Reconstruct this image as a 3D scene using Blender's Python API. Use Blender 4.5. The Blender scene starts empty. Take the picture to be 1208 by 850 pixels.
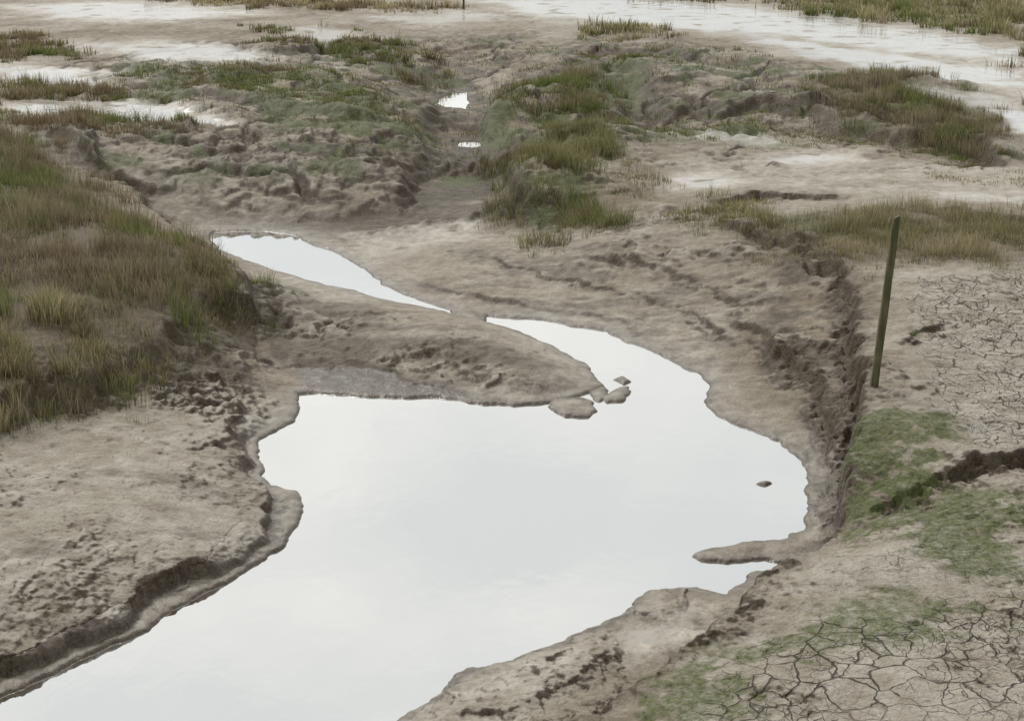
import bpy, math, numpy as np
from mathutils import Vector
rng = np.random.default_rng(7)
F=1916.0; TH=math.radians(16.7); HC=5.0
ST,CT=math.sin(TH),math.cos(TH)
def P(u,v,z=0.0):
    """image pixel unprojected through the camera onto the level z -> ground position in metres"""
    dx=(u-604.)/F; dy=(425.-v)/F
    t=(HC-z)/max(ST-dy*CT,0.012)
    return (t*dx, t*(CT+dy*ST))
def PL(pts,z=0.0): return np.array([P(a,b,z) for a,b in pts],dtype=np.float32)

# ---------------------------------------------------------------- noise
def _h(ix,iy,s):
    h=(ix.astype(np.uint32)*np.uint32(374761393)+iy.astype(np.uint32)*np.uint32(668265263)+np.uint32(s*974711+13))
    h=(h^(h>>np.uint32(13)))*np.uint32(1274126177)
    h=h^(h>>np.uint32(16))
    return h
def perlin(x,y,s):
    fx=np.floor(x);fy=np.floor(y); ix=fx.astype(np.int32);iy=fy.astype(np.int32)
    x=(x-fx).astype(np.float32);y=(y-fy).astype(np.float32)
    u=x*x*x*(x*(x*6-15)+10); v=y*y*y*(y*(y*6-15)+10)
    def g(ax,ay,dx,dy):
        a=(_h(ax,ay,s)&np.uint32(1023)).astype(np.float32)*(2*math.pi/1024)
        return np.cos(a)*dx+np.sin(a)*dy
    a=g(ix,iy,x,y);b=g(ix+1,iy,x-1,y);c=g(ix,iy+1,x,y-1);d=g(ix+1,iy+1,x-1,y-1)
    return ((a+(b-a)*u)+((c+(d-c)*u)-(a+(b-a)*u))*v)*1.5
def fbm(x,y,wl,octv,s,cell=None,ridged=False,gain=.5):
    out=np.zeros_like(x);amp=1.0
    for o in range(octv):
        w=wl/2**o
        n=perlin(x/w+17.3*o,y/w-9.1*o,s+o*11)
        if ridged: n=1-2*np.abs(n)*1.3
        if cell is not None: n=n*np.clip(w/(2.2*cell)-.6,0,1)
        out+=amp*n; amp*=gain
    return out
def sst(a,b,x):
    t=np.clip((x-a)/(b-a),0,1); return t*t*(3-2*t)

def sdf_poly(X,Y,poly,marg=3.0):
    """positive inside"""
    out=np.full(X.shape,-marg,dtype=np.float32)
    lo=poly.min(0)-marg;hi=poly.max(0)+marg
    m=(X>lo[0])&(X<hi[0])&(Y>lo[1])&(Y<hi[1])
    x=X[m];y=Y[m]
    if x.size==0: return out
    d=np.full(x.shape,1e9,dtype=np.float32);ins=np.zeros(x.shape,bool)
    n=len(poly)
    for i in range(n):
        a=poly[i];b=poly[(i+1)%n];e=b-a
        px=x-a[0];py=y-a[1]
        t=np.clip((px*e[0]+py*e[1])/(e@e+1e-9),0,1)
        dd=(px-t*e[0])**2+(py-t*e[1])**2
        d=np.minimum(d,dd)
        if a[1]!=b[1]:
            c=((a[1]>y)!=(b[1]>y))&(x<(b[0]-a[0])*(y-a[1])/(b[1]-a[1])+a[0])
            ins^=c
    d=np.sqrt(d)
    out[m]=np.clip(np.where(ins,d,-d),-marg,1e9)
    return out
def sd_line(X,Y,pl,marg):
    """signed distance to an open line (positive on the left) and end taper"""
    sd=np.full(X.shape,marg*4,dtype=np.float32);tp=np.zeros(X.shape,dtype=np.float32)
    lo=pl.min(0)-marg;hi=pl.max(0)+marg
    m=(X>lo[0])&(X<hi[0])&(Y>lo[1])&(Y<hi[1])
    x=X[m];y=Y[m]
    if x.size==0: return sd,tp
    seg=pl[1:]-pl[:-1];L=np.sqrt((seg**2).sum(1));cum=np.concatenate([[0],np.cumsum(L)])
    best=np.full(x.shape,1e9,dtype=np.float32);sg=np.ones(x.shape,dtype=np.float32);al=np.zeros(x.shape,dtype=np.float32)
    for i in range(len(seg)):
        e=seg[i];a=pl[i];px=x-a[0];py=y-a[1]
        t=np.clip((px*e[0]+py*e[1])/(e@e+1e-9),0,1)
        dd=(px-t*e[0])**2+(py-t*e[1])**2
        k=dd<best
        best=np.where(k,dd,best)
        sg=np.where(k,np.sign(e[0]*py-e[1]*px),sg)
        al=np.where(k,cum[i]+t*L[i],al)
    sd[m]=np.sqrt(best)*sg
    k=0.12*cum[-1]
    tp[m]=np.clip(np.minimum(al,cum[-1]-al)/k,0,1)
    return sd,tp

# ---------------------------------------------------------------- layout traced in image pixels
WATER=PL([(-500,1100),(-200,905),(0,822),(60,796),(100,777),(140,757),(180,740),(200,724),(235,707),(265,689),(297,669),(332,645),(353,620),(359,596),(350,581),(325,572),(310,560),(304,535),(308,519),(325,508),(345,498),(352,480),(354,466),(420,467),(480,470),(540,472),(580,478),(610,480),(650,476),(690,466),(712,459),(700,444),(690,431),(660,413),(630,398),(600,388),(568,380),(530,370),(500,363),(460,356),(420,345),(380,335),(330,321),(290,307),(262,295),(248,282),(252,273),(312,272),(345,277),(372,290),(402,301),(425,315),(450,335),(480,349),(522,364),(562,371),(590,374),(620,375),(670,383),(710,391),(750,406),(790,424),(820,440),(835,455),(832,475),(845,490),(880,505),(915,520),(943,540),(952,556),(948,580),(952,600),(945,625),(926,634),(870,640),(838,648),(820,656),(832,664),(862,665),(905,661),(926,665),(905,674),(882,676),(876,690),(855,702),(822,690),(768,700),(750,718),(700,736),(660,755),(600,782),(550,792),(520,815),(500,832),(465,852),(400,900),(330,1000),(150,1400),(-900,1400)])
PONDS=[PL([(512,134),(518,118),(534,106),(550,108),(553,122),(546,135)]),
       PL([(540,174),(543,167),(562,167),(572,171),(560,175)])]
ISLES=[PL([(645,480),(655,472),(680,470),(700,474),(706,486),(695,493),(665,492)]),
       PL([(706,470),(722,464),(742,456),(747,462),(735,472),(715,475)]),
       PL([(722,448),(735,443),(745,450),(735,454)]),
       PL([(894,571),(905,567),(916,570),(907,574)]),
       PL([(526,356),(550,362),(578,369),(574,383),(550,379),(532,374)]),
       PL([(695,463),(712,459),(720,463),(708,474),(697,472)])]
CP=[(0,-30,.75),(300,-30,.75),(604,-30,.75),(900,-30,.75),(1208,-30,.75),(-600,60,.8),(1800,60,.8),(-500,300,.85),(-500,600,.6),(-300,800,.45),(1800,300,.7),(1700,600,.5),(1500,850,.5),(1200,1100,.45),(700,1200,.3),
(0,60,.7),(200,50,.7),(400,40,.7),(604,30,.7),(800,40,.68),(1000,60,.66),(1200,60,.66),(0,110,.72),(150,110,.74),(300,100,.76),(420,90,.72),(535,60,.42),(535,120,.02),(560,175,.03),(640,100,.7),(720,80,.62),(740,150,.38),(740,120,.4),(800,100,.6),(900,120,.54),(960,100,.64),(1080,110,.68),(1180,130,.6),(1208,180,.5),(540,210,.06),(500,230,.06),
(0,190,.85),(100,170,.72),(200,160,.68),(300,150,.7),(400,150,.66),(460,150,.56),(500,190,.28),(150,210,.48),(260,210,.48),(350,210,.42),(430,220,.28),(300,245,.2),(400,245,.16),(480,230,.08),(660,150,.74),(640,200,.7),(700,200,.56),(680,245,.35),(760,200,.5),(850,210,.5),(1000,210,.52),(1150,220,.55),(830,250,.5),
(60,260,.9),(180,290,.85),(0,380,.8),(120,380,.7),(240,320,.62),(60,440,.6),(160,430,.42),(230,400,.38),(300,370,.25),(330,400,.08),(345,430,.03),(280,450,.22),(320,470,.12),(200,480,.34),(80,510,.42),(0,540,.44),(120,590,.36),(240,580,.28),(295,540,.16),(200,640,.23),(90,690,.24),(0,730,.24),(335,590,.04),(300,650,.05),(150,735,.06),(50,790,.05),
(330,300,.04),(380,355,.13),(330,345,.17),(450,385,.2),(540,410,.22),(620,430,.17),(400,425,.05),(470,440,.05),(540,458,.05),(670,450,.09),
(400,280,.08),(500,290,.12),(450,305,.05),(560,310,.12),(640,330,.12),(560,270,.14),(640,290,.22),(720,290,.32),(720,350,.12),(800,380,.12),(800,320,.28),(860,340,.32),(860,420,.1),(920,380,.26),(900,460,.12),(960,430,.24),(960,510,.12),(980,560,.14),(880,480,.05),
(870,270,.52),(960,290,.6),(1050,290,.62),(1180,280,.62),(1040,350,.57),(1150,400,.57),(1035,440,.5),(1100,480,.5),(1200,500,.52),(1040,520,.46),(1080,600,.42),(1180,650,.44),(1010,650,.38),(955,690,.34),(1100,750,.44),(950,780,.38),(1180,820,.46),(850,810,.34),(750,850,.3),(900,860,.36),(890,680,.1),(800,745,.03),(770,775,.03),(720,770,.12),(600,820,.12),(800,710,.1),(540,845,.11),(660,790,.13)]
def uvw(X,Y):
    Yc=np.maximum(Y,4.0); return X/Yc*17.0, 14.0*np.log(Yc)
cpw=np.array([P(a,b,c) for a,b,c in CP]); cz=np.array([c[2] for c in CP])
cu,cv=uvw(cpw[:,0],cpw[:,1])
def kern(r2): return -np.sqrt(r2+.15)
A_=kern((cu[:,None]-cu)**2+(cv[:,None]-cv)**2)
n_=len(cz);M_=np.zeros((n_+1,n_+1));M_[:n_,:n_]=A_-np.eye(n_)*.02;M_[n_,:n_]=1;M_[:n_,n_]=1
W_=np.linalg.solve(M_,np.concatenate([cz,[0]]))
def basez(X,Y):
    u,v=uvw(X,Y);u=np.clip(u,-14,14).astype(np.float32);v=np.clip(v,14*math.log(5),14*math.log(85)).astype(np.float32)
    out=np.full(X.shape,W_[-1],dtype=np.float32)
    for i in range(n_):
        out+=np.float32(W_[i])*kern((u-np.float32(cu[i]))**2+(v-np.float32(cv[i]))**2)
    return out
# scarps: upper side on the left of the direction of travel: pts, z, A, ws, ww, brown
SC=[([(-150,830),(0,780),(60,762),(120,736),(160,711),(200,688),(240,666),(280,646),(308,622),(322,597),(312,576),(292,556),(280,530),(288,508),(320,492)],.12,.22,.016,.45,1),
([(-300,490),(0,478),(90,462),(140,432),(185,410),(205,382),(240,356),(296,340),(285,318),(245,290),(200,245),(130,200),(80,172)],.5,.45,.05,.8,1),
([(850,278),(880,292),(905,308),(950,322),(975,330),(985,350),(1000,375),(1012,400),(1006,440),(1024,480),(1018,520),(1008,560),(1000,590),(965,625),(935,655),(895,692),(866,716),(830,750),(770,792),(700,828),(620,858),(540,900)],.3,.4,.03,.5,1),
([(900,400),(935,430),(965,465),(985,505),(985,550),(970,590),(950,612)],.15,.2,.03,.25,1),
([(945,480),(965,520),(962,560),(955,590)],.06,.12,.02,.2,1),
([(1000,590),(1060,584),(1120,574),(1150,562),(1208,554),(1320,548)],.42,.19,.018,.4,1),
([(1060,420),(1085,400),(1110,392)],.5,.08,.02,.3,.3),
([(862,706),(822,694),(775,702),(752,722),(700,742),(650,765),(600,788),(550,803),(518,830),(480,860)],.03,.18,.018,.3,1),
([(770,790),(800,765),(850,735),(862,718)],.06,-.12,.03,.25,.6),
([(520,850),(560,835),(600,840),(640,815),(690,795),(735,775),(750,745)],.1,.05,.03,.25,.2),
([(740,722),(775,730),(800,728),(835,712)],.06,.06,.02,.2,.5),
([(832,662),(860,661),(900,661),(935,658)],.04,.2,.015,.2,1),
([(390,285),(430,273),(480,266),(520,256)],.1,-.14,.025,.3,1),
([(590,100),(575,140),(600,160),(614,190),(598,218),(622,245),(690,258)],.4,.45,.1,1.0,.9),
([(250,262),(330,246),(420,236),(470,215),(512,190),(490,160),(512,130),(505,100),(520,70)],.35,.22,.16,1.1,.5),
([(60,168),(100,190),(160,212),(210,215)],.5,.5,.08,.9,1),
([(940,128),(1000,158),(1100,168),(1170,172),(1190,200)],.5,.28,.08,.9,.9),
([(860,135),(900,128),(950,135),(985,125)],.5,.3,.12,.9,1),
([(700,70),(725,100),(735,140),(755,165)],.4,-.3,.12,1.0,.9),
([(700,70),(765,100),(775,140),(770,165)],.4,.3,.12,1.0,.9),
([(560,300),(640,322),(740,345),(830,372),(870,410)],.15,.08,.04,.4,.3),
([(650,300),(760,312),(850,345),(905,390),(930,450)],.25,.08,.05,.5,.3),
([(440,320),(520,345),(600,356),(700,372),(790,405),(850,440)],.05,.06,.025,.3,.6),
([(820,240),(900,232),(1000,238)],.5,.15,.04,.5,.6),
([(1100,250),(1208,262),(1300,262)],.58,.12,.05,.5,.5),
([(350,446),(430,440),(520,462),(600,476)],.02,.15,.03,.3,1),
([(300,330),(330,365),(335,400),(350,435)],.15,.19,.05,.3,1),
([(380,215),(450,205),(520,200)],.4,.08,.06,.6,.5),
([(200,190),(300,185),(400,178),(470,165)],.55,.14,.1,.7,.5),
([(150,120),(240,112),(340,125),(430,140),(500,130)],.75,.2,.1,.9,.7),
([(540,90),(620,85),(700,55),(790,60),(860,80)],.65,.22,.12,1.,.7),
([(640,130),(700,125),(790,120),(860,110)],.6,.2,.1,1.,.7),
([(300,60),(400,55),(480,62),(520,75)],.7,.22,.12,1.2,.7),
([(600,480),(650,470),(700,470)],.03,.05,.02,.2,.6)]
SCW=[(PL(p,z),A,ws,ww,b) for p,z,A,ws,ww,b in SC]
ROUGH=[(PL([(180,160),(560,160),(640,130),(760,140),(760,255),(600,262),(520,262),(400,270),(230,262)],.4),.4),
 (PL([(240,330),(340,330),(560,390),(700,450),(640,480),(360,435),(330,460),(250,430)],.1),.42),
 (PL([(880,290),(1000,330),(1010,400),(1020,560),(960,640),(930,600),(950,500),(900,420),(920,360)],.25),.85),
 (PL([(0,460),(200,400),(290,340),(350,430),(340,490),(260,520),(0,520)],.4),.6),
 (PL([(520,840),(560,795),(760,700),(850,700),(840,740),(700,800),(600,850)],.07),.5),
 (PL([(560,255),(900,250),(1000,330),(900,400),(600,300)],.3),.38),
 (PL([(0,20),(560,20),(1000,40),(1208,80),(1208,200),(800,200),(500,200),(0,200)],.6),.36)]
HUM=[(PL([(60,60),(300,50),(560,40),(800,50),(1000,80),(1180,100),(1208,190),(960,170),(760,190),(700,240),(620,240),(560,190),(480,215),(240,215),(60,190)],.55),1.0)]
PUD=[([(780,208),(830,203),(880,211),(840,222),(800,218)],.52,.4,.78),([(905,188),(960,180),(1015,190),(950,196)],.52,.5,.78),
  ([(1175,135),(1300,140),(1300,160),(1190,160)],.5,.4,1),([(860,40),(1000,54),(1208,84),(1208,110),(1080,94),(960,68)],.66,1.2,.9),([(570,2),(760,0),(900,12),(1080,34),(1208,56),(1208,72),(1040,54),(880,38),(740,28),(620,18)],.7,1.5,.9),
  ([(0,70),(100,85),(130,102),(50,100),(0,92)],.72,.6,.9),([(0,122),(110,120),(230,130),(280,150),(180,144),(60,134),(0,134)],.72,.5,.85),([(400,278),(520,264),(570,264),(560,285),(440,300)],.08,.3,.5),
  ([(330,36),(380,34),(440,42),(360,46)],.7,1,.75),([(20,8),(160,4),(300,16),(200,26),(60,22)],.7,1.5,.85),([(110,50),(240,48),(340,64),(260,74),(150,66)],.72,1.,.8),([(420,20),(560,14),(600,24),(500,30)],.7,1.2,.7),
  ([(1080,225),(1208,228),(1208,240),(1100,238)],.55,.3,.6),([(1040,106),(1208,116),(1208,128),(1100,120)],.62,.5,.7),([(800,168),(900,160),(940,168),(860,176)],.52,.4,.6),
  ([(735,742),(820,708),(858,710),(835,738),(770,772),(735,772)],.04,.12,.6)]
def cellsize(Y): return np.maximum(0.012,np.minimum(.8*Y*Y/8120.,.13)).astype(np.float32)

def terrain(X,Y):
    X=X.astype(np.float32);Y=Y.astype(np.float32)
    cell=cellsize(Y)
    far=np.clip(Y/14.,.7,3.2)
    w1=fbm(X,Y,.55,5,3,cell,gain=.6);w2=fbm(X,Y,.55,5,77,cell,gain=.6)
    b1=fbm(X,Y,2.2,2,31,cell);b2=fbm(X,Y,2.2,2,97,cell)
    Xw=X+.04*w1;Yw=Y+.055*w2
    Xs=X+.09*w1+.10*b1*far;Ys=Y+.11*w2+.14*b2*far
    sw=sdf_poly(Xw,Yw,WATER,3.)
    for p in PONDS: sw=np.maximum(sw,sdf_poly(Xw,Yw,p,3.))
    for p in ISLES: sw=np.minimum(sw,-sdf_poly(Xw,Yw,p,3.))
    d=-sw                                   # >0 on land
    b=basez(X+.3*b1,Y+.3*b2)
    b=np.maximum(b,.03)
    S=1-np.exp(-np.maximum(d,0)/(.30*far))
    h=b*S
    rough=np.full(X.shape,.19,dtype=np.float32)
    for p,a in ROUGH: rough=np.maximum(rough,a*sst(-.3,.6,sdf_poly(Xs,Ys,p,3.)))
    patch=fbm(X,Y,1.4,3,411,cell)
    rough*=.35+.95*sst(-.45,.4,patch)
    hum=np.zeros_like(X)
    for p,a in HUM: hum=np.maximum(hum,a*sst(-.8,2.0,sdf_poly(Xs,Ys,p,3.)))
    brown=np.zeros_like(X)
    for pl,A,ws,ww,br in SCW:
        if pl[:,1].max()<Y.min()-3 : continue
        sd,tp=sd_line(Xs,Ys,pl,ww*4)
        m=.75+.7*b1
        h+=np.clip(S*1.6,0,1)*tp*(A*.5*m)*np.tanh(sd/ws)*np.exp(-np.abs(sd)/ww)
        brown=np.maximum(brown,br*tp*np.exp(-np.abs(sd+ws*1.4)/(ws*2.6+.03)))
        rough=np.maximum(rough,.9*min(1,br+.2)*tp*np.exp(-np.abs(sd+.2*ww)/(ws*3+.08))*np.clip(24/np.maximum(Y,1)-.35,.35,1))
    pud=np.zeros_like(X)
    pn=fbm(X,Y*.7,.9,3,777,cell)
    for pts,zz,fe,k in PUD:
        pud=np.maximum(pud,k*sst(-fe,fe*.6,sdf_poly(Xs,Ys,PL(pts,zz),3.)+.45*fe*pn))
    fl=1-.93*pud
    # hummocks, meandering runnels
    hr=fbm(X+.5*w1,Y*.55+.5*w2,2.0,4,201,cell,ridged=True)
    gq=np.abs(fbm(X,Y*.6,4.2,4,333,cell,gain=.55))
    gully=np.exp(-(gq/.05)**2)*np.clip(.25+hum,0,1)*sst(19,25,Y)
    med=fbm(X+.6*w1,Y*.8+.6*w2,.95,5,271,cell,gain=.7)
    h+=hum*S*fl*(.06*hr+.13*fbm(X,Y*.7,4.5,2,222,cell)+.045*med)
    h-=gully*S*fl*.11
    h+=S*fl*(.035*fbm(X,Y,1.7,2,5,cell)+.014*fbm(X,Y,.5,2,9,cell))
    cl=fbm(X,Y,.22,4,41,cell,gain=.62)
    bil=np.abs(fbm(X,Y,.36,4,61,cell,gain=.6))
    rid=np.abs(fbm(X+.2*w1,Y*.7+.2*w2,.8,4,67,cell,gain=.55))
    fine=rough*(.034*cl+.09*(bil-.22)+.15*(rid-.22))
    h+=S*fl*fine
    h+=S*fl*(.003+.007*rough+.004*hum)*fbm(X,Y,.09,2,81,cell*.6)
    cav=fine/.05+hum*(med*.9)*.5
    lip=.026*(1-np.exp(-np.maximum(d,0)/.016))
    hl=np.maximum(h,lip+.05*np.minimum(np.maximum(d,0),.3)+.014*np.maximum(0,cl)*np.clip(d*8,0,1))
    hw=np.maximum(-.4,-.004-.22*np.maximum(-d,0))
    z=np.where(d>0,hl,hw)
    return z,d,rough,brown,hum,Xs,Ys,cav,gully,pud

# ---------------------------------------------------------------- terrain mesh
ys=[-40.,-25,-15,-8,-3,0,2,3.5,4.5,5.2,5.8];y=6.3
while y<72:
    ys.append(y)
    base=max(.008,min(.72*y*y/8120.,.12))
    if y<8.3: base=.03
    y+=base
while y<1500: ys.append(y); y*=1.05
ys=np.array(ys)
NC=1000
s=np.linspace(-1,1,NC)
g=.36*s/.84+np.sign(s)*np.maximum(np.abs(s)-.84,0)**2*60
YY,SS=np.meshgrid(ys,g,indexing='ij')
XX=(SS*np.maximum(YY,7.0)).ravel().astype(np.float32);YF=YY.ravel().astype(np.float32)
z,d,rough,brown,hum,Xs,Ys,cav,gully,pud=terrain(XX,YF)
NR=len(ys)
Z2=z.reshape(NR,NC)
dzdy=np.gradient(Z2,axis=0)/np.gradient(YY,axis=0);dzdx=np.gradient(Z2,axis=1)/np.gradient(XX.reshape(NR,NC),axis=1)
slope=np.sqrt(dzdx**2+dzdy**2).ravel()
def blob(pts,zz,fe,k=1.0): return k*sst(-fe,fe,sdf_poly(Xs,Ys,PL(pts,zz),3.))
CS=cellsize(YF)
n_med=fbm(XX,YF,.9,4,501,CS,gain=.6);n_big=fbm(XX,YF,3.,3,511,CS)
n_fine=fbm(XX,YF,.25,3,531,CS,gain=.6)
n_str=fbm(XX*.8,YF*2.2,1.1,4,571,CS,gain=.6)
algae=np.zeros_like(XX)
for pts,zz,fe,k in [([(1008,512),(1060,500),(1125,504),(1125,555),(1100,584),(1000,592)],.44,.2,1.8),
  ([(965,605),(1040,585),(1130,580),(1208,590),(1300,600),(1208,640),(1208,690),(1100,690),(1060,640),(970,640)],.42,.35,1.15),
  ([(640,835),(780,775),(900,735),(1050,705),(1208,715),(1300,740),(1000,790),(900,850),(760,870),(640,870)],.38,.4,.95),
  ([(155,85),(330,75),(500,110),(520,150),(440,165),(330,160),(290,120),(170,105)],.75,.7,1.2),
  ([(565,110),(640,90),(740,60),(790,90),(700,130),(720,190),(700,235),(620,240),(600,170),(570,150)],.65,.6,1.2),
  ([(280,300),(300,300),(370,330),(335,338),(295,328)],.25,.2,.8),
  ([(525,205),(565,203),(580,209),(560,217),(525,215)],.1,.15,1.6),
  ([(770,150),(860,145),(960,165),(940,178),(800,175)],.5,.6,1.),
  ([(300,40),(420,45),(500,60),(400,70)],.7,.8,.8),
  ([(690,245),(715,240),(720,258),(690,262)],.4,.2,.9),
  ([(820,235),(880,232),(900,250),(1000,262),(1208,270),(1208,300),(1000,290),(830,262)],.58,.4,.7),
  ([(960,100),(1080,90),(1180,130),(1180,165),(1080,165),(980,140)],.7,.5,.7),
  ([(900,-10),(1300,-10),(1300,45),(1100,30),(900,15)],.7,2,.8),
  ([(230,280),(290,310),(290,335),(240,345)],.6,.25,.8),
  ([(60,165),(200,190),(180,205),(80,190)],.6,.4,.9),
  ([(1065,405),(1095,390),(1100,400),(1070,418)],.5,.1,1.2)]:
    algae=np.maximum(algae,blob(pts,zz,fe,k))
algae=np.clip(algae*sst(-.5,.45,n_med+.8*n_fine+(algae-.75)*.8),0,1)
algae=np.maximum(algae,.95*hum*sst(.15,.6,.7*n_big+.7*n_med+.4*n_fine))*(1-.8*pud)
LEFT=[(0,155),(60,165),(100,200),(170,238),(220,270),(252,300),(288,325),(272,338),(235,350),(195,378),(180,402),(100,440),(80,455),(0,460),(-500,470),(-500,150)]
soil=blob(LEFT,.78,.3)
soil=np.maximum(soil,.6*blob([(890,255),(1000,245),(1208,250),(1400,260),(1400,320),(1208,312),(1000,310),(900,290)],.62,.4))
soil=np.maximum(soil,.8*blob([(960,95),(1080,88),(1180,130),(1180,165),(1080,165),(980,140)],.75,.5))
hollow_shade=sst(-.12,-.8,cav+.25*n_fine)  # rough-ground pits: moist earth plus crevice shade painted into the colour
wet_shade=np.clip(1.*brown+1.*sst(.3,.8,slope)+.85*hollow_shade*np.clip(rough*1.6,0,1)+.55*hum*sst(-.35,.35,n_med+.5*n_big+.3*n_fine)+.9*gully,0,1)
wet_shade=np.maximum(wet_shade,.85*blob([(230,262),(420,250),(500,225),(600,240),(580,262),(420,272),(300,272)],.12,.4))
wet_shade=np.maximum(wet_shade,.95*blob([(525,160),(600,165),(606,190),(580,235),(500,240),(530,200)],.04,.25))
wet_shade=np.maximum(wet_shade,.65*blob([(250,335),(340,335),(560,392),(700,450),(640,478),(360,435),(330,440)],.12,.3)*sst(-.6,.35,n_str))
wet_shade=np.maximum(wet_shade,1.*blob([(350,428),(420,432),(520,455),(600,474),(560,482),(350,470)],.02,.1))  # dark wet mud strip painted in place of the bank's brown reflection
wet_shade=np.maximum(wet_shade,.9*np.exp(-np.maximum(d,0)/.11)*(Z2.ravel()<.16))
wet_shade=np.maximum(wet_shade,.65*blob([(180,165),(480,160),(600,180),(600,240),(400,265),(230,258)],.4,.8)*sst(-.5,.4,n_med))
wet_shade=np.maximum(wet_shade,.85*blob([(880,295),(1000,335),(1012,400),(1018,560),(960,640),(930,600),(950,500),(890,400),(900,340)],.25,.3)*sst(-.55,.3,n_med))
wet_shade=np.maximum(wet_shade,.55*blob([(540,290),(700,320),(830,350),(880,440),(800,425),(700,385),(560,360)],.1,.3)*sst(-.3,.5,n_str))
wet_shade=np.maximum(wet_shade,.5*blob([(600,250),(880,270),(980,335),(900,400),(800,330),(620,290)],.25,.4)*sst(-.2,.6,n_str))
wet_shade=np.maximum(wet_shade,.8*blob([(110,440),(200,400),(290,345),(330,400),(300,440),(200,450)],.4,.3)*sst(-.55,.3,n_med))
wet_shade=np.maximum(wet_shade,.4*blob([(0,500),(250,470),(300,540),(310,600),(100,720),(0,750)],.35,.3)*sst(.1,.7,n_str))
wet_shade=np.clip(wet_shade,0,1)*(1-.9*pud)
pale=sst(-.4,.5,n_big)*.5
for pts,zz,fe,k in [([(0,66),(110,85),(135,105),(60,110),(0,100)],.72,.6,1),([(0,125),(110,120),(250,130),(285,150),(200,150),(0,135)],.72,.6,1),
  ([(560,-5),(900,5),(1100,30),(1208,60),(1300,80),(1300,130),(1050,90),(1000,60),(850,35),(600,22)],.68,1.5,1),
  ([(760,190),(950,180),(1208,195),(1300,215),(1208,245),(1000,235),(900,225),(800,225)],.52,.6,1),
  ([(60,55),(300,60),(400,80),(200,75)],.7,.8,.9),([(0,-5),(300,0),(330,20),(100,25)],.72,1.,.8),
  ([(940,135),(1000,165),(1080,165),(960,165)],.5,.3,.8),
  ([(-200,510),(240,495),(285,560),(315,600),(200,665),(0,750),(-200,800)],.35,.3,.9),
  ([(-100,810),(0,790),(200,690),(320,640),(345,600),(355,620),(290,680),(0,820)],.05,.1,.6),
  ([(1000,600),(1208,590),(1400,600),(1400,900),(640,880),(860,730)],.4,.4,.8),
  ([(1040,330),(1400,320),(1400,540),(1140,540),(1060,440)],.52,.4,.85),
  ([(520,835),(560,798),(770,705),(850,702),(840,740),(700,800),(600,860)],.1,.12,.9),
  ([(340,290),(560,270),(800,320),(860,370),(860,470),(800,420),(700,370),(500,320)],.15,.4,.5),
  ([(200,185),(350,180),(350,196),(200,205)],.55,.4,.8),
  ([(0,268),(45,272),(30,292),(0,290)],.85,.15,1)]:
    pale=np.maximum(pale,blob(pts,zz,fe,k)*(.5+.5*sst(-.5,.3,.6*n_med+.5*n_str)))
gloss=pud*sst(-.6,.0,n_med*.8+n_fine*.3+.3)
gloss=np.maximum(gloss,.5*blob([(560,-5),(900,5),(1100,30),(1208,60),(1300,80),(1300,130),(1050,90),(1000,60),(850,35),(600,22)],.68,1.5)*sst(-.4,.4,n_med))
gloss=np.maximum(gloss,.42*blob([(350,440),(420,440),(520,458),(600,474),(560,482),(350,470)],.02,.08))
gloss=np.maximum(gloss,.40*np.exp(-np.maximum(d-.1,0)/.35)*(Z2.ravel()<.15)*(YF<26))
crack=np.zeros_like(XX)
for pts,zz,fe,k in [([(860,770),(920,740),(1100,715),(1400,700),(1400,900),(1000,850),(900,850),(800,850)],.42,.5,1),
  ([(1060,345),(1400,325),(1400,550),(1180,545),(1110,480),(1070,420)],.5,.5,.95),([(1030,470),(1110,470),(1150,545),(1208,550),(1208,480)],.46,.3,.8),([(1000,600),(1400,600),(1400,700),(900,730)],.42,.5,.5)]:
    crack=np.maximum(crack,blob(pts,zz,fe,k))
crack*=(1-np.clip(brown*1.5,0,1))

me=bpy.data.meshes.new("mudflat_ground")
nv=NR*NC
me.vertices.add(nv)
co=np.stack([XX,YF,z.astype(np.float32)],1).astype(np.float32)
me.vertices.foreach_set('co',co.ravel())
idx=np.arange(nv).reshape(NR,NC)
q=np.stack([idx[:-1,:-1],idx[:-1,1:],idx[1:,1:],idx[1:,:-1]],-1).reshape(-1,4)
me.loops.add(q.size);me.loops.foreach_set('vertex_index',q.ravel().astype(np.int32))
me.polygons.add(len(q));me.polygons.foreach_set('loop_start',(np.arange(len(q))*4).astype(np.int32))
me.polygons.foreach_set('use_smooth',np.ones(len(q),bool))
me.update(calc_edges=True)
def addcol(mesh,name,arr):
    a=mesh.color_attributes.new(name,'FLOAT_COLOR','POINT')
    a.data.foreach_set('color',arr.astype(np.float32).ravel())
addcol(me,'mA',np.stack([wet_shade,algae,crack,soil],1));addcol(me,'mB',np.stack([gloss,pale,np.clip(cav*.5+.5,0,1),np.ones_like(pale)],1))
ground=bpy.data.objects.new("mudflat_ground",me);bpy.context.collection.objects.link(ground)
print("terrain",NR,NC,nv)

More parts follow.
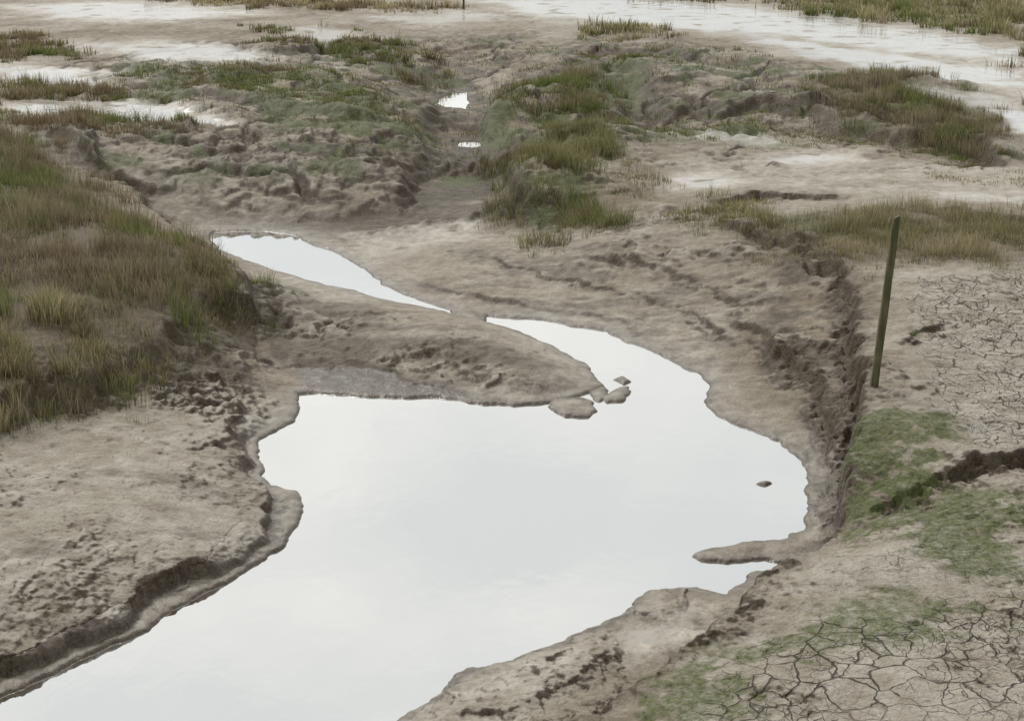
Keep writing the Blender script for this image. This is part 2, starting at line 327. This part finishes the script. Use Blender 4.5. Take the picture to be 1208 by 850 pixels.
# ---------------------------------------------------------------- materials
def newmat(n):
    m=bpy.data.materials.new(n);m.use_nodes=True;m.node_tree.nodes.clear();return m,m.node_tree.nodes,m.node_tree.links
m,N,L=newmat("mud")
out=N.new('ShaderNodeOutputMaterial');bs=N.new('ShaderNodeBsdfPrincipled')
geo=N.new('ShaderNodeNewGeometry')
a1=N.new('ShaderNodeVertexColor');a1.layer_name='mA';a2=N.new('ShaderNodeVertexColor');a2.layer_name='mB'
s1=N.new('ShaderNodeSeparateColor');s2=N.new('ShaderNodeSeparateColor');L.new(a1.outputs[0],s1.inputs[0]);L.new(a2.outputs[0],s2.inputs[0])
def noise(sc,det=5,ro=.6,vec=None):
    n=N.new('ShaderNodeTexNoise');n.inputs['Scale'].default_value=sc;n.inputs['Detail'].default_value=det;n.inputs['Roughness'].default_value=ro
    L.new(vec or geo.outputs['Position'],n.inputs['Vector']);return n.outputs[0]
def mth(op,a,b=None,c=None,clamp=False):
    n=N.new('ShaderNodeMath');n.operation=op;n.use_clamp=clamp
    for i,v in enumerate((a,b,c)):
        if v is None: continue
        if isinstance(v,(int,float)): n.inputs[i].default_value=v
        else: L.new(v,n.inputs[i])
    return n.outputs[0]
def mr(v,a,b,c=0.,d_=1.):
    n=N.new('ShaderNodeMapRange');L.new(v,n.inputs[0])
    for i,x in enumerate((a,b,c,d_)): n.inputs[i+1].default_value=x
    return n.outputs[0]
def mixc(f,a,b):
    n=N.new('ShaderNodeMix');n.data_type='RGBA'
    if isinstance(f,(int,float)): n.inputs[0].default_value=f
    else: L.new(f,n.inputs[0])
    for i,v in ((6,a),(7,b)):
        if isinstance(v,tuple): n.inputs[i].default_value=(*v,1)
        else: L.new(v,n.inputs[i])
    return n.outputs[2]
nA=noise(1.1,4,.65);nB=noise(6,4,.7);nC=noise(38,4,.7)
c=mixc(mr(nA,.35,.65),(.27,.22,.158),(.42,.37,.29))
c=mixc(mr(nB,.38,.68,0,.75),c,(.20,.155,.105))
c=mixc(mr(nC,.46,.7,0,.55),c,(.18,.14,.092))
c=mixc(mth('MULTIPLY',s2.outputs[1],.85),c,mixc(mr(nB,.35,.7),(.62,.58,.505),(.41,.365,.295)))
c=mixc(mr(nC,.5,.7,0,.4),c,(.21,.17,.12))
c=mixc(mth('MULTIPLY',mr(s2.outputs[2],.6,1.),.5),c,(.55,.505,.425))
wet_shade_f=mth('ADD',s1.outputs[0],mth('MULTIPLY',mth('SUBTRACT',nB,.5),.9),clamp=True)
wet_shade_f=mth('MULTIPLY',wet_shade_f,mr(s1.outputs[0],0,.15),clamp=True)
c=mixc(wet_shade_f,c,mixc(mr(nC,.35,.7),(.042,.029,.017),(.145,.108,.068)))
c=mixc(mth('MULTIPLY',a1.outputs['Alpha'],.75),c,mixc(mr(nB,.3,.7),(.07,.055,.03),(.20,.16,.10)))
alf=mth('ADD',s1.outputs[1],mth('MULTIPLY',mth('SUBTRACT',noise(14,4,.75),.54),3.2),clamp=True)
alf=mth('MULTIPLY',alf,mr(s1.outputs[1],0,.3),clamp=True)
alc=mixc(mr(nC,.35,.65),(.035,.055,.010),(.145,.17,.042))
c=mixc(mth('MULTIPLY',alf,.85),c,alc)
wn=N.new('ShaderNodeTexNoise');wn.inputs['Scale'].default_value=4;wn.inputs['Detail'].default_value=3;L.new(geo.outputs['Position'],wn.inputs['Vector'])
vm=N.new('ShaderNodeVectorMath');vm.operation='MULTIPLY_ADD';L.new(wn.outputs['Color'],vm.inputs[0]);vm.inputs[1].default_value=(.22,.22,0);L.new(geo.outputs['Position'],vm.inputs[2])
fl=N.new('ShaderNodeVectorMath');fl.operation='MULTIPLY';L.new(vm.outputs[0],fl.inputs[0]);fl.inputs[1].default_value=(1,1,0)
def vor(sc):
    v=N.new('ShaderNodeTexVoronoi');v.feature='DISTANCE_TO_EDGE';v.inputs['Scale'].default_value=sc;L.new(fl.outputs[0],v.inputs['Vector']);return v.outputs['Distance']
v1=vor(4.8);v2=vor(11.)
wmod=mr(nA,.35,.65,.35,1.2)
k1=mth('SUBTRACT',1.0,mth('DIVIDE',v1,mth('MULTIPLY',mr(noise(3.1,2),.34,.62,.15,1.2),.04)),clamp=True)
k2=mth('MULTIPLY',mth('SUBTRACT',1.0,mth('DIVIDE',v2,mth('MULTIPLY',wmod,.035)),clamp=True),mr(noise(1.7,2),.4,.56,.05,.7))
kk=mth('MAXIMUM',k1,k2)
kf=mth('MULTIPLY',kk,mr(mth('ADD',s1.outputs[2],mth('MULTIPLY',mth('SUBTRACT',nA,.5),1.6)),.3,.9),clamp=True)
kf=mth('MULTIPLY',kf,mr(s1.outputs[2],0.02,.2),clamp=True)
c=mixc(mth('MULTIPLY',kf,.85),c,(.07,.052,.034))
L.new(c,bs.inputs['Base Color'])
r=mth('SUBTRACT',mr(nB,.3,.7,.64,.84),mth('MULTIPLY',wet_shade_f,.28))
gl=mth('MULTIPLY',s2.outputs[0],mr(nB,.3,.62,1.,.6))
r=mth('MULTIPLY_ADD',gl,-.6,r)
r=mth('MAXIMUM',r,.08)
L.new(r,bs.inputs['Roughness'])
L.new(mr(s2.outputs[0],0,.8,.24,1.),bs.inputs['Specular IOR Level'])
hgt=mth('ADD',mth('MULTIPLY',nC,.65),mth('MULTIPLY',nB,1.4))
hgt=mth('MULTIPLY',hgt,mr(s2.outputs[0],0,.6,1,.12))
hgt=mth('SUBTRACT',hgt,mth('MULTIPLY',kf,1.))
bp=N.new('ShaderNodeBump');bp.inputs['Strength'].default_value=1.;bp.inputs['Distance'].default_value=.032;L.new(hgt,bp.inputs['Height']);L.new(bp.outputs[0],bs.inputs['Normal'])
fg=N.new('ShaderNodeBsdfGlossy');fg.inputs['Color'].default_value=(.9,.92,.92,1);fg.inputs['Roughness'].default_value=.1
fm=N.new('ShaderNodeMixShader');L.new(bs.outputs[0],fm.inputs[1]);L.new(fg.outputs[0],fm.inputs[2])
ff=mth('MULTIPLY',mr(mth('ADD',s2.outputs[0],mth('MULTIPLY',mth('SUBTRACT',nB,.5),.7)),.58,.98),.62,clamp=True)
L.new(ff,fm.inputs[0]);L.new(fm.outputs[0],out.inputs[0])
me.materials.append(m)

# water
wm,N,L=newmat("creek_water")
out=N.new('ShaderNodeOutputMaterial');mx=N.new('ShaderNodeMixShader');gl=N.new('ShaderNodeBsdfGlossy');df=N.new('ShaderNodeBsdfDiffuse')
gl.inputs['Color'].default_value=(.95,.95,.935,1);gl.inputs['Roughness'].default_value=.015;df.inputs[0].default_value=(.22,.19,.14,1)
lw=N.new('ShaderNodeFresnel');lw.inputs[0].default_value=2.6
geo=N.new('ShaderNodeNewGeometry')
mp=N.new('ShaderNodeMapping');mp.inputs['Scale'].default_value=(1,.6,1);L.new(geo.outputs['Position'],mp.inputs[0])
nn=N.new('ShaderNodeTexNoise');nn.inputs['Scale'].default_value=5;nn.inputs['Detail'].default_value=3;L.new(mp.outputs[0],nn.inputs['Vector'])
bp=N.new('ShaderNodeBump');bp.inputs['Strength'].default_value=.2;bp.inputs['Distance'].default_value=.008;L.new(nn.outputs[0],bp.inputs['Height']);L.new(bp.outputs[0],gl.inputs['Normal'])
rmp=mr(lw.outputs[0],.15,.5,.78,.95)
L.new(rmp,mx.inputs[0]);L.new(df.outputs[0],mx.inputs[1]);L.new(gl.outputs[0],mx.inputs[2]);L.new(mx.outputs[0],out.inputs[0])
wme=bpy.data.meshes.new("creek_water");wme.from_pydata([(-14,2,0),(14,2,0),(14,46,0),(-14,46,0)],[],[(0,1,2,3)]);wme.materials.append(wm)
wo=bpy.data.objects.new("creek_water",wme);bpy.context.collection.objects.link(wo)

# ---------------------------------------------------------------- vegetation
def tz(X,Y): return terrain(X,Y)[0]
COL=dict(straw=(.56,.48,.30),olive=(.27,.245,.115),green=(.17,.24,.05),brown=(.28,.205,.13),grey=(.42,.365,.25),dark=(.12,.10,.06))
def grass(name,patches):
    allv=[];allf4=[];allf3=[];allc=[];off=0
    for pts,zz,n,hh,wid,pal,clump,lean in patches:
        poly=PL(pts,zz);lo=poly.min(0)-.6;hi=poly.max(0)+.6
        nt=max(6,n//clump)
        tx=rng.uniform(lo[0],hi[0],nt*5).astype(np.float32);ty=rng.uniform(lo[1],hi[1],nt*5).astype(np.float32)
        wob=fbm(tx,ty,1.0,4,901,gain=.65);wob2=fbm(tx,ty,1.0,4,951,gain=.65)
        sc_=np.clip(ty/18,.8,2)
        sd=sdf_poly(tx+.35*wob*sc_,ty+.5*wob2*sc_,poly,3.)
        dens=fbm(tx,ty,.9,4,907,gain=.6)
        keep=(rng.random(tx.size)<sst(-.45,.5,dens+.3*np.clip(sd,-1,1))*sst(-.35*sc_,.35*sc_,sd))
        tx=tx[keep][:nt];ty=ty[keep][:nt]
        if tx.size==0: continue
        k=rng.integers(0,tx.size,n)
        ths=rng.uniform(.45,1.4,tx.size)*(.85+.7*np.clip(fbm(tx,ty,1.2,3,915),-.6,.8))
        pn=len(pal);tcol=(fbm(tx,ty,1.5,3,921)*1.1+.45+rng.normal(0,.25,tx.size))
        tb=rng.uniform(.7,1.25,tx.size)
        rad=.05+.12*rng.random(tx.size)
        an=rng.uniform(0,2*math.pi,n);rr=rng.random(n)**.6*rad[k]*(1+.02*ty[k])
        x=tx[k]+np.cos(an)*rr;y=ty[k]+np.sin(an)*rr
        T_=terrain(x,y);z0=T_[0];ok=(z0>.03)&(T_[9]<.5)
        x,y,z0,k,an,rr=[a[ok] for a in (x,y,z0,k,an,rr)];nn_=len(x)
        h=hh*ths[k]*rng.uniform(.4,1.15,nn_)
        l=lean*rng.uniform(.1,1.,nn_)*h;la=an+rng.normal(0,.7,nn_)
        dx=np.cos(la)*l;dy=np.sin(la)*l
        fa=rng.uniform(0,math.pi,nn_);w=wid*rng.uniform(.5,1.2,nn_)*np.maximum(1,y/24.)
        wx=np.cos(fa)*w*.5;wy=np.sin(fa)*w*.5
        b=z0-.01
        V=np.zeros((nn_,5,3),np.float32)
        V[:,0]=np.stack([x-wx,y-wy,b],1);V[:,1]=np.stack([x+wx,y+wy,b],1)
        V[:,2]=np.stack([x+dx*.4+wx*.8,y+dy*.4+wy*.8,b+h*.6],1);V[:,3]=np.stack([x+dx*.4-wx*.8,y+dy*.4-wy*.8,b+h*.6],1)
        V[:,4]=np.stack([x+dx,y+dy,b+h*(1-.25*lean*rng.random(nn_))],1)
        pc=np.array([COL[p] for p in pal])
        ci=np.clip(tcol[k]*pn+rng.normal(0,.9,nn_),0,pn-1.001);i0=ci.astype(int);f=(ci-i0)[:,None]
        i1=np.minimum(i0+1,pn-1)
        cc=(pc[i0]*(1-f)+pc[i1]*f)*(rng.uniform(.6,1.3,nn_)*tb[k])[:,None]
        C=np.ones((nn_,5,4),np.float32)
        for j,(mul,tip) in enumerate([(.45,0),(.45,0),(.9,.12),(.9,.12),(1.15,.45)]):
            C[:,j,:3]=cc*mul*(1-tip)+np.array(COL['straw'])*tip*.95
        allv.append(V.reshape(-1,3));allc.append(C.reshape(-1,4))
        bi=off+np.arange(nn_)*5
        allf4.append(np.stack([bi,bi+1,bi+2,bi+3],1));allf3.append(np.stack([bi+3,bi+2,bi+4],1))
        off+=nn_*5
    V=np.concatenate(allv);C=np.concatenate(allc);f4=np.concatenate(allf4);f3=np.concatenate(allf3)
    me=bpy.data.meshes.new(name);me.vertices.add(len(V));me.vertices.foreach_set('co',V.ravel())
    li=np.concatenate([f4.ravel(),f3.ravel()]).astype(np.int32)
    ls=np.concatenate([np.arange(len(f4))*4,len(f4)*4+np.arange(len(f3))*3]).astype(np.int32)
    me.loops.add(len(li));me.loops.foreach_set('vertex_index',li);me.polygons.add(len(ls));me.polygons.foreach_set('loop_start',ls)
    me.update(calc_edges=True);addcol(me,'bc',C);me.materials.append(gm)
    o=bpy.data.objects.new(name,me);bpy.context.collection.objects.link(o);print(name,len(V)//5)
gm,N,L=newmat("marsh_blades")
out=N.new('ShaderNodeOutputMaterial');mx=N.new('ShaderNodeMixShader');dfu=N.new('ShaderNodeBsdfDiffuse');tr=N.new('ShaderNodeBsdfTranslucent')
vc=N.new('ShaderNodeVertexColor');vc.layer_name='bc';L.new(vc.outputs[0],dfu.inputs[0]);L.new(vc.outputs[0],tr.inputs[0])
mx.inputs[0].default_value=.35;L.new(dfu.outputs[0],mx.inputs[1]);L.new(tr.outputs[0],mx.inputs[2]);L.new(mx.outputs[0],out.inputs[0])

B1=['brown','grey','dark','grey','brown','straw','brown','grey','olive','green']
B2=['brown','grey','olive','brown','green']
grass("marsh_grass",[
 (LEFT,.78,140000,.28,.005,B1,26,.5),
 ([(225,290),(270,300),(296,325),(275,345),(235,352),(205,340)],.6,5000,.18,.006,['olive','green','straw','green'],20,.7),
 ([(0,400),(80,380),(140,400),(90,440),(0,460)],.65,6000,.3,.006,['olive','straw','green','straw'],20,.6),
 ([(890,258),(1000,245),(1208,250),(1450,260),(1450,318),(1208,308),(1000,310),(900,290)],.62,32000,.2,.005,['straw','olive','grey','straw','green','olive'],14,.5),
 ([(805,240),(850,230),(900,245),(890,262),(820,262)],.52,3000,.14,.006,['olive','green','straw'],16,.6),
 ([(955,100),(1000,90),(1080,88),(1150,115),(1180,135),(1185,160),(1100,165),(1040,145),(980,135)],.7,26000,.26,.006,['grey','brown','dark','brown','grey','olive','green'],22,.5),
 ([(1090,172),(1140,172),(1145,185),(1095,184)],.55,1500,.1,.007,['green','green'],20,.6),
 ([(1175,120),(1260,122),(1260,140),(1180,137)],.6,2000,.2,.007,['olive','brown'],20,.5),
 ([(1165,60),(1300,58),(1300,80),(1175,78)],.66,4000,.3,.01,['olive','green','straw'],20,.5),
 ([(890,8),(930,-2),(1000,-10),(1500,-10),(1500,60),(1208,48),(1100,32),(1000,28),(920,24)],.7,36000,.36,.011,['green','olive','straw','green','straw'],18,.5),
 ([(690,32),(740,24),(790,30),(780,42),(700,44)],.68,2500,.3,.01,['olive','green','straw'],16,.5),
 ([(600,85),(640,75),(720,92),(720,112),(640,110),(600,105)],.76,8000,.26,.008,['brown','grey','olive','green','green'],18,.5),
 ([(620,150),(660,135),(700,160),(722,190),(700,235),(650,250),(615,235),(612,190)],.7,20000,.26,.006,['olive','green','straw','green','straw','brown','green'],18,.6),
 ([(690,60),(770,62),(775,75),(700,75)],.6,2500,.1,.01,['green','olive'],20,.7),
 ([(0,92),(60,95),(140,108),(200,125),(120,128),(60,118),(0,118)],.74,9000,.24,.008,B2,18,.5),
 ([(-200,128),(0,130),(110,122),(200,140),(285,155),(180,160),(60,155),(0,155)],.76,17000,.22,.007,B1,20,.5),
 ([(0,38),(50,42),(75,68),(40,75),(0,62)],.72,4500,.28,.01,B2,18,.5),
 ([(160,85),(300,75),(420,90),(500,120),(440,130),(330,112),(200,102)],.76,12000,.14,.008,['brown','olive','green','green'],18,.6),
 ([(290,30),(420,40),(500,55),(510,72),(420,62),(320,44)],.72,8000,.22,.01,['brown','olive','green','grey','green'],18,.5),
 ([(150,60),(500,45),(900,60),(960,150),(760,180),(500,170),(240,175),(100,120)],.66,20000,.1,.009,['green','olive','brown','green','olive'],10,.6),
 ([(180,-4),(350,0),(520,8),(520,16),(350,12),(180,4)],.72,6500,.28,.012,['brown','olive','straw'],18,.5),
 ([(730,-6),(880,-4),(860,4),(740,3)],.72,1500,.3,.013,['brown','olive'],18,.5),
 ([(735,208),(760,205),(785,225),(760,235),(740,228)],.5,900,.24,.006,['brown','olive','grey'],14,.5),
 ([(690,244),(716,242),(720,256),(692,260)],.4,700,.07,.006,['green','green'],16,.8),
 ([(910,160),(980,150),(1060,168),(980,175)],.52,1500,.08,.008,['green','olive'],12,.7),
 ([(1090,205),(1208,205),(1208,215),(1100,218)],.55,1000,.1,.008,['olive','straw'],12,.6),
 ([(760,140),(900,140),(960,165),(900,178),(780,170)],.5,3500,.09,.008,['green','olive','green'],14,.7),
])
grass("sedge_sprouts",[
 ([(-60,480),(10,475),(30,520),(60,560),(20,600),(-60,620)],.44,400,.15,.005,['olive','green','straw'],12,.5),
 ([(0,500),(22,500),(26,545),(0,545)],.45,240,.22,.005,['green','green','straw'],26,.5),
 ([(70,480),(190,470),(200,560),(90,600)],.4,50,.09,.005,['olive','green'],3,.5),
 ([(100,520),(118,560),(112,582),(98,575)],.4,22,.13,.005,['brown','straw'],4,.3),
 ([(1080,330),(1208,315),(1300,330),(1300,520),(1170,500),(1120,420)],.52,420,.12,.004,['green','olive','straw'],3,.4),
 ([(940,480),(1010,440),(1010,470)],.4,10,.08,.005,['straw'],2,.4),
 ([(560,255),(900,245),(900,275),(720,285),(600,265)],.4,300,.07,.005,['green','olive'],5,.6),
 ([(380,160),(560,170),(500,220),(300,230)],.4,500,.07,.006,['green','olive'],8,.6),
 ([(960,300),(1208,310),(1208,330),(1000,330)],.57,900,.11,.005,['olive','straw','green'],8,.5),
])

# ---------------------------------------------------------------- stake
def stake(name,u,v,zg,height,w,lx,ly):
    import bmesh
    x,y=P(u,v,zg);zg=float(tz(np.array([x]),np.array([y]))[0])
    bm=bmesh.new();rings=[];K=16
    prof=[(-1,-.75),(-.75,-1),(.75,-1),(1,-.75),(1,.75),(.75,1),(.2,1),(0,.72),(-.2,1),(-.75,1),(-1,.75)]
    for i in range(K+1):
        t=i/K;zz=-.35+t*(height+.35);sc=w*.5*(1.05-.12*t)
        if i==K: sc*=.86
        r=[]
        for j,(a,b) in enumerate(prof):
            jx=rng.normal(0,.03);top=(.012*a if i==K else 0)
            r.append(bm.verts.new((x+a*sc*(1+jx)+lx*zz/height,y+b*sc*.8*(1+jx)+ly*zz/height,zg+zz+top)))
        rings.append(r)
    n=len(prof)
    for i in range(K):
        for j in range(n): bm.faces.new((rings[i][j],rings[i][(j+1)%n],rings[i+1][(j+1)%n],rings[i+1][j]))
    bm.faces.new(rings[-1]);bm.faces.new(rings[0][::-1])
    bmesh.ops.recalc_face_normals(bm,faces=bm.faces)
    me=bpy.data.meshes.new(name);bm.to_mesh(me);bm.free();me.materials.append(sm)
    o=bpy.data.objects.new(name,me);bpy.context.collection.objects.link(o);return o
sm,N,L=newmat("weathered_stake_wood")
out=N.new('ShaderNodeOutputMaterial');bs=N.new('ShaderNodeBsdfPrincipled');L.new(bs.outputs[0],out.inputs[0]);geo=N.new('ShaderNodeNewGeometry')
mp=N.new('ShaderNodeMapping');mp.inputs['Scale'].default_value=(60,60,3);L.new(geo.outputs['Position'],mp.inputs[0])
g1=noise(1,5,.6,mp.outputs[0]);g2=noise(7,4,.6)
c=mixc(mr(g1,.35,.65),(.045,.048,.02),(.18,.155,.08));c=mixc(mr(g2,.45,.7,0,.6),c,(.05,.07,.02))
L.new(c,bs.inputs['Base Color']);bs.inputs['Roughness'].default_value=.75
bp=N.new('ShaderNodeBump');bp.inputs['Distance'].default_value=.004;L.new(g1,bp.inputs['Height']);L.new(bp.outputs[0],bs.inputs['Normal'])
stake("wooden_stake",1030,470,.5,1.54,.066,.1,0)
stake("wooden_stake.001",547,12,.72,.75,.07,0,0)

# ---------------------------------------------------------------- sky, sun, camera
w=bpy.data.worlds.new("World");bpy.context.scene.world=w;w.use_nodes=True
N=w.node_tree.nodes;L=w.node_tree.links;N.clear()
out=N.new('ShaderNodeOutputWorld');bg=N.new('ShaderNodeBackground');sk=N.new('ShaderNodeTexSky');sk.sky_type='NISHITA';sk.sun_disc=False
EL,AZ=math.radians(46),math.radians(-30)
sk.sun_elevation=EL;sk.sun_rotation=AZ
hs=N.new('ShaderNodeHueSaturation');hs.inputs['Saturation'].default_value=.12;L.new(sk.outputs[0],hs.inputs['Color'])
tc=N.new('ShaderNodeTexCoord');mp=N.new('ShaderNodeMapping');mp.inputs['Scale'].default_value=(1,1,2.2);L.new(tc.outputs['Generated'],mp.inputs[0])
cn=noise(4.,4,.5,mp.outputs[0])
cc=mixc(mr(cn,.36,.62),(8.3,8.65,8.8),(10.5,10.45,10.2))
c=mixc(.9,hs.outputs[0],cc)
# sky dimmed away from the sun, so bank faces towards the camera darken
vd=N.new('ShaderNodeVectorMath');vd.operation='DOT_PRODUCT';L.new(tc.outputs['Generated'],vd.inputs[0]);vd.inputs[1].default_value=(math.sin(AZ),math.cos(AZ),.35)
br=mr(vd.outputs['Value'],-.9,.6,.36,1.0)
vs=N.new('ShaderNodeVectorMath');vs.operation='SCALE';L.new(c,vs.inputs[0]);L.new(br,vs.inputs['Scale'])
L.new(vs.outputs[0],bg.inputs[0]);bg.inputs[1].default_value=.1;L.new(bg.outputs[0],out.inputs[0])
sl=bpy.data.lights.new("sun",'SUN');sl.energy=1.5;sl.angle=math.radians(10);sl.color=(1,.96,.9)
so=bpy.data.objects.new("sun",sl);bpy.context.collection.objects.link(so)
dv=Vector((math.sin(AZ)*math.cos(EL),math.cos(AZ)*math.cos(EL),math.sin(EL)))
so.rotation_euler=dv.to_track_quat('Z','Y').to_euler();so.location=(0,0,20)
cam=bpy.data.cameras.new("camera");cam.sensor_width=36;cam.lens=36*F/1208;cam.clip_end=3000
cobj=bpy.data.objects.new("camera",cam);cobj.location=(0,0,HC);cobj.rotation_euler=(math.pi/2-TH,0,0);bpy.context.collection.objects.link(cobj)
sc=bpy.context.scene;sc.camera=cobj
sc.view_settings.view_transform='Standard';sc.view_settings.look='None';sc.view_settings.exposure=0
